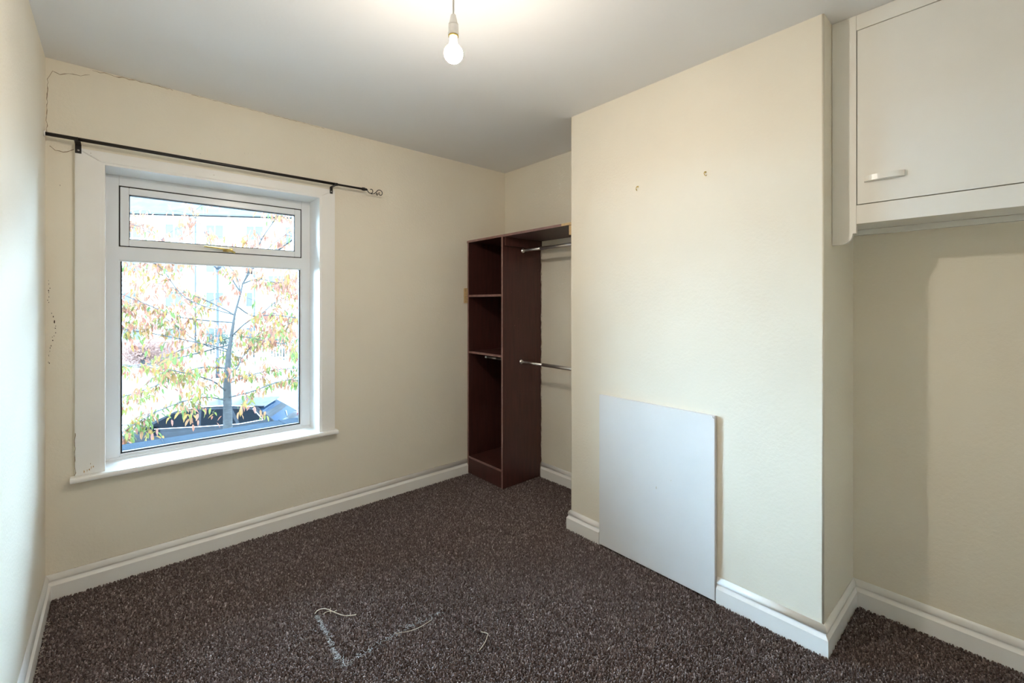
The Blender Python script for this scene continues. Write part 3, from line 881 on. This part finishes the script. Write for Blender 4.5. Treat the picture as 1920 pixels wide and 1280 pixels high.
for zr in (10.0, 7.2, 4.3, 1.3):
    for k in range(-6, 7):
        o = bpy.data.objects.new('window', wmesh); COL.objects.link(o); o.parent = fl; o.location = (k * 3.15 + .55, 0, zr)
        q = bpy.data.objects.new('pane', pmesh); COL.objects.link(q); q.parent = o
# lower gabled house standing in front, at the right
gh = far_thing('house', 'smaller pale gabled house in front of the long building', 'house', 8.9, 37.0)
bm = bmesh.new(); prism(bm, [(-1.6, 0), (-1.6, 6.6), (2.2, 9.6), (6.0, 6.6), (6.0, 0)], lambda u, v, t: (u, t, v), 0, 5.0)
local('wall', bm, M['facade'], gh)
bm = bmesh.new(); prism(bm, [(-2.0, 6.32), (-2.0, 6.5), (2.2, 9.85), (6.4, 6.5), (6.4, 6.32), (2.2, 9.62)], lambda u, v, t: (u, t, v), -.25, 5.2)
local('roof', bm, M['roof_tile'], gh)
local('downpipe', tube(bmesh.new(), [(-1.45, -.06, 6.5), (-1.45, -.06, .1)], .06, 8), M['gutter'], gh)
for x, z in ((.2, 4.9), (3.6, 4.9), (.2, 1.1), (3.6, 1.1)):
    o = bpy.data.objects.new('window', wmesh); COL.objects.link(o); o.parent = gh; o.location = (x, 0, z)
    q = bpy.data.objects.new('pane', pmesh); COL.objects.link(q); q.parent = o
bm = bmesh.new(); box(bm, 4.65, 5.05, -.16, .0, 4.6, 5.3, .03)
local('alarm_box', bm, M['lamp_post'], gh)

# picket fence along the far pavement
fn = far_thing('picket_fence', 'white picket fence along the far side of the street', 'fence', 5.9, 34.9)
pk = bmesh.new(); prism(pk, [(-.05, .05), (.05, .05), (.05, 1.30), (0, 1.38), (-.05, 1.30)], lambda u, v, t: (u, t, v), -.012, .012)
pme = bpy.data.meshes.new('picket'); pk.to_mesh(pme); pk.free(); pme.materials.append(M['fence'])
for i in range(64):
    o = bpy.data.objects.new('picket', pme); COL.objects.link(o); o.parent = fn; o.location = ((i - 32) * .19, -.04, 0)
for z in (.35, 1.05):
    bm = bmesh.new(); box(bm, -6.1, 6.1, -.025, .02, z, z + .09); local('rail', bm, M['fence'], fn)
for i in range(7):
    bm = bmesh.new(); x = -6.0 + 2 * i; box(bm, x - .06, x + .06, .02, .14, 0, 1.45); local('post', bm, M['fence'], fn)
# low red garden wall at the left, with a pinkish shrub
gw = far_thing('garden_wall', 'low pale red garden wall at the far end of the street', 'wall', .55, 38.2)
bm = bmesh.new(); box(bm, -3.2, 3.2, 0, .22, 0, 1.6); local('wall_body', bm, M['brickwall'], gw)
bm = bmesh.new(); box(bm, -3.25, 3.25, -.05, .27, 1.6, 1.70); local('coping', bm, M['facade'], gw)
# street lamp
sl = far_thing('street_lamp', 'dark street lamp post in front of the gabled house', 'street lamp', 4.03, 28.42)
bm = bmesh.new(); tube(bm, [(0, 0, .1), (0, 0, 1.2), (0, 0, 1.25), (0, 0, 5.9)], [.09, .09, .06, .05], 10); local('post', bm, M['lamp_post'], sl)
bm = bmesh.new(); lathe(bm, [(.05, 5.9), (.16, 6.0), (.24, 6.3), (.26, 6.34), (.10, 6.52), (0, 6.56)], (0, 0, 0), 'Z', 12); local('lamp_head', bm, M['lamp_post'], sl)
# shrubs along the fence line and garden wall, seen between the leaves
M['shrub_leaf'] = leaf_mat('leaf_dark', (.034, .041, .034))
M['shrub_red'] = leaf_mat('leaf_dusky', (.10, .056, .046))
def shrub(x, y, w, h, m, lab, seed):
    t = far_thing('shrub', lab, 'shrub', x, y)
    rnd = random.Random(seed)
    bm = bmesh.new()
    lobes = [(rnd.uniform(-.6, .6) * w, rnd.uniform(-.3, .3) * w, rnd.uniform(.45, .8) * h, rnd.uniform(.35, .55)) for _ in range(6)]
    for i in range(1000):
        cx, cy, cz, q = rnd.choice(lobes)
        d = Vector((rnd.gauss(0, 1), rnd.gauss(0, 1), rnd.gauss(0, 1))).normalized() * rnd.uniform(.7, 1.15)
        c = Vector((cx + d.x * q * w, cy + d.y * q * w, max(.1, cz + d.z * q * h * .7)))
        a = Vector((rnd.gauss(0, 1), rnd.gauss(0, 1), rnd.gauss(0, 1))).normalized() * rnd.uniform(.05, .11)
        b = a.cross(Vector((rnd.gauss(0, 1), rnd.gauss(0, 1), rnd.gauss(0, 1)))).normalized() * .05
        bm.faces.new([bm.verts.new(c + k) for k in (a, b, -a, -b)])
    o = local('foliage', bm, m, t); o['kind'] = 'stuff'
    for k in range(3):
        local('stem', tube(bmesh.new(), [(0, 0, 0), (.1 * (k - 1), 0, h * .3), (.3 * (k - 1) * w, .05, h * .7)], [.05, .04, .015], 6), M['bark'], t)
shrub(5.6, 36.6, 1.2, 2.3, M['shrub_leaf'], 'dark green shrub behind the white picket fence near its middle', 77)
shrub(8.9, 34.6, 1.2, 1.5, M['shrub_leaf'], 'low green shrub behind the right end of the white picket fence', 78)
shrub(1.2, 36.4, 1.3, 1.9, M['shrub_red'], 'dusky red shrub in front of the low garden wall', 79)

# ------------------------------------------------------------------ cherry tree on the near pavement
TRUNK = [(1.11, 7.01, -1.77), (1.11, 7.01, -0.7), (1.11, 7.02, -0.13), (1.1, 7.02, 0.4), (1.12, 7.0, 0.72), (1.15, 6.98, 0.97), (1.18, 6.95, 1.24), (1.24, 6.9, 1.52), (1.26, 6.88, 1.65)]
BRANCHES = [
    [(1.11, 7.01, 0.12), (1.29, 6.59, 0.23), (1.52, 6.12, 0.4)] ,
    [(1.1, 7.02, 0.19), (0.92, 6.83, 0.38), (0.64, 6.72, 0.52), (0.37, 6.6, 0.62)] ,
    [(1.12, 7.0, 0.44), (1.25, 7.2, 0.48), (1.36, 7.42, 0.61), (1.56, 7.56, 0.81)] ,
    [(1.12, 7.0, 0.76), (0.87, 7.06, 0.84), (0.46, 7.25, 0.96), (0.03, 7.47, 1.07), (-0.15, 7.46, 1.17)] ,
    [(1.15, 6.98, 0.94), (1.29, 6.59, 1.16), (1.45, 6.18, 1.23), (1.71, 5.69, 1.17)] ,
    [(1.18, 6.96, 1.22), (1.01, 7.46, 1.37), (0.7, 8.09, 1.56), (0.24, 8.84, 1.77)] ,
    [(1.24, 6.9, 1.52), (1.08, 7.22, 1.9), (1.01, 7.46, 2.11), (0.92, 7.72, 2.43)] ,
    [(1.26, 6.88, 1.64), (1.35, 6.87, 1.87), (1.47, 6.83, 2.24), (1.65, 6.74, 2.57), (1.77, 6.7, 2.77)] ,
    [(1.26, 6.88, 1.64), (1.4, 6.63, 1.7), (1.58, 6.34, 1.64), (1.78, 6.03, 1.71)] ,
    [(1.21, 6.93, 1.33), (1.45, 7.03, 1.2), (1.73, 7.09, 1.41), (2.09, 7.08, 1.57)] ,
    [(1.17, 6.96, 1.12), (0.83, 7.03, 1.16), (0.56, 7.04, 1.22), (0.15, 7.16, 1.43), (-0.09, 7.14, 1.56)] ,
    [(1.14, 6.99, 0.83), (0.78, 7.58, 0.67), (0.4, 8.17, 0.53), (-0.06, 8.84, 0.42)] ,
    [(1.11, 7.01, 0.51), (0.82, 7.45, 0.49), (0.45, 7.95, 0.25), (0.06, 8.47, 0.04)] ,
    [(1.11, 7.01, 0.08), (0.81, 6.84, 0.19), (0.48, 6.68, 0.16), (0.18, 6.5, 0.06)] ,
    [(1.11, 7.02, 0.3), (1.43, 6.96, 0.41), (1.81, 6.84, 0.46), (2.15, 6.77, 0.44)] ,
    [(1.24, 6.9, 1.52), (1.12, 7.0, 1.87), (0.64, 7.43, 2.08), (0.27, 7.76, 2.37)] ,
    [(1.18, 6.96, 1.22), (0.68, 7.21, 1.44), (0.41, 7.28, 1.84), (0.15, 7.33, 1.97)] ,
    [(1.15, 6.98, 0.97), (1.5, 6.67, 0.87), (1.82, 6.39, 0.8)] ,
    [(1.26, 6.88, 1.64), (1.57, 7.01, 2.12), (1.95, 7.08, 2.47)] ,
    [(1.12, 7.0, 0.72), (0.8, 7.29, 0.87), (0.43, 7.62, 1.22), (0.05, 7.95, 1.37)] ,
]
tree = thing('cherry_tree', 'young autumn tree with drooping pink, amber and green leaves outside the window', 'tree', (1.11, 7.01, ZS - .02))
TR_PTS = [(1.11, 7.01, ZS - .02)] + TRUNK
trad = [.085, .070, .060, .054, .042, .028, .020, .014, .011, .009]
obj('trunk', tube(bmesh.new(), TR_PTS, trad, 14), M['bark'], tree)
rnd = random.Random(23)
def catmull(ps, m=6):
    P = [Vector(p) for p in ps]; o = []
    for i in range(len(P) - 1):
        a, b, c, d = P[max(i - 1, 0)], P[i], P[i + 1], P[min(i + 2, len(P) - 1)]
        for k in range(m):
            t = k / m
            o.append(.5 * ((2 * b) + (c - a) * t + (2 * a - 5 * b + 4 * c - d) * t * t + (3 * b - a - 3 * c + d) * t ** 3))
    return o + [P[-1]]
leaf_spots = []          # (position, heading, droop, length, colour)
def colour_at(p):
    h = (p.z - .1) / 2.3 + rnd.gauss(0, .22)
    if h > .75: return rnd.choices(range(6), (4.5, 3, .8, .4, .3, 4))[0]
    if h > .35: return rnd.choices(range(6), (4, 5, 2.4, 1.5, 1.2, 3))[0]
    return rnd.choices(range(6), (2.2, 3.4, 2.2, 3.4, 2.8, 1.4))[0]
def twig_leaves(pts, step, skip=0.0):
    acc = 0.0
    for a, b in zip(pts[:-1], pts[1:]):
        acc += (b - a).length
        if acc < step: continue
        acc = 0.0
        if rnd.random() < skip: continue
        base = colour_at(b)
        for k in range(rnd.randint(3, 5)):
            col = base if rnd.random() < .65 else colour_at(b)
            leaf_spots.append((b + Vector((rnd.gauss(0, .035), rnd.gauss(0, .035), rnd.gauss(-.01, .03))), rnd.uniform(0, 2 * math.pi), rnd.uniform(.5, 1.45), rnd.uniform(.062, .105), col))
for bi, B in enumerate(BRANCHES):
    # carry each bough on a little past its last point
    e = Vector(B[-1]) + (Vector(B[-1]) - Vector(B[-2])).normalized() * rnd.uniform(.2, .5) + Vector((0, 0, -.06))
    P = catmull(B + [tuple(e)])
    n = len(P)
    r0 = .0105 if bi < 14 else .008
    br = obj('branch', tube(bmesh.new(), P, [r0 * (1 - .82 * i / (n - 1)) for i in range(n)], 7), M['bark'], tree)
    bm = bmesh.new()
    made = 0
    for i in range(int(n * .22), n, 2):
        for s in range(rnd.choice((1, 2, 2))):
            t = (P[min(i + 1, n - 1)] - P[i - 1]).normalized()
            side = Vector((rnd.gauss(0, 1), rnd.gauss(0, 1), rnd.gauss(.15, .5))).normalized()
            d = (t * .55 + side).normalized()
            l = rnd.uniform(.22, .55)
            q = [P[i]]
            for k in range(1, 7):
                q.append(q[-1] + (d + Vector((0, 0, -.12 * k))).normalized() * l / 6 + Vector((rnd.gauss(0, .006), rnd.gauss(0, .006), 0)))
            tube(bm, q, [.0035, .0032, .003, .0026, .0022, .0018, .0014], 4, caps=False)
            twig_leaves(q, .030, .14 + .25 * max(0.0, min(1.0, (P[i].z - 1.4) / .8)))
            made += 1
    twig_leaves(P[int(n * .35):], .10, .35)
    if made:
        tw = obj('twigs', bm, M['bark'], br); tw['kind'] = 'stuff'
# leaf blades: three shapes, each in six colours
def leaf_mesh(kind, fold, curl):
    bm = bmesh.new()
    N = 5
    L_, C_, R_ = [], [], []
    for i in range(N + 1):
        t = i / N
        w = .185 * math.sin(math.pi * min(1, t * .93 + .05)) ** .8 * (1 - .35 * t) if i < N else 0
        z = -curl * t * t
        C_.append(bm.verts.new((t, 0, z)))
        if 0 < i < N:
            L_.append(bm.verts.new((t, w, z + fold * w))); R_.append(bm.verts.new((t, -w, z + fold * w)))
        else:
            L_.append(C_[-1]); R_.append(C_[-1])
    for i in range(N):
        for S_ in (L_, R_):
            vs = []
            for v in (C_[i], C_[i + 1], S_[i + 1], S_[i]):
                if v not in vs: vs.append(v)
            if len(vs) > 2: bm.faces.new(vs)
    return bm
leaf_bms = [leaf_mesh('a', .5, .15), leaf_mesh('b', .2, .35), leaf_mesh('c', .8, .05)]
LM = {}
for ki, b in enumerate(leaf_bms):
    for ci in range(6):
        me = bpy.data.meshes.new('leaf'); b.to_mesh(me); me.materials.append(LEAF[ci]); LM[ki, ci] = me
templ = []
for b in leaf_bms:
    b.verts.ensure_lookup_table(); b.verts.index_update()
    templ.append(([v.co.copy() for v in b.verts], [[v.index for v in f.verts] for f in b.faces]))
eye = Vector((0, 0, H_EYE))
def in_view(p):
    if p.y < 3.6: return False
    t = (YG - 0) / p.y
    x, z = p.x * t, H_EYE + (p.z - H_EYE) * t
    return .0 < x < .92 and .58 < z < 1.95
leaf_spots.sort(key=lambda s: ((s[0] - eye).length / s[3]) + (0 if in_view(s[0]) else 1000))
rest_v, rest_f, rest_m = [], [], []
for i, (p, a, dr, l, c) in enumerate(leaf_spots):
    e = Euler((rnd.uniform(-.5, .5), dr, a))
    ki = i % 3
    if i < 300:
        o = bpy.data.objects.new('leaf', LM[ki, c]); COL.objects.link(o)
        o.parent = tree; o.matrix_parent_inverse = Matrix.Translation(-tree.location)
        o.location = p; o.rotation_euler = e; o.scale = (l, l, l)
    else:
        mt = Matrix.Translation(p) @ e.to_matrix().to_4x4() @ Matrix.Scale(l, 4)
        vs, fs = templ[ki]
        k = len(rest_v)
        rest_v += [mt @ v for v in vs]
        rest_f += [[k + q for q in f] for f in fs]
        rest_m += [c] * len(fs)
me = bpy.data.meshes.new('foliage')
me.from_pydata(rest_v, [], rest_f)
o = obj('foliage', me, LEAF, tree)
me.polygons.foreach_set('material_index', rest_m)
o['kind'] = 'stuff'
print('leaves', len(leaf_spots))
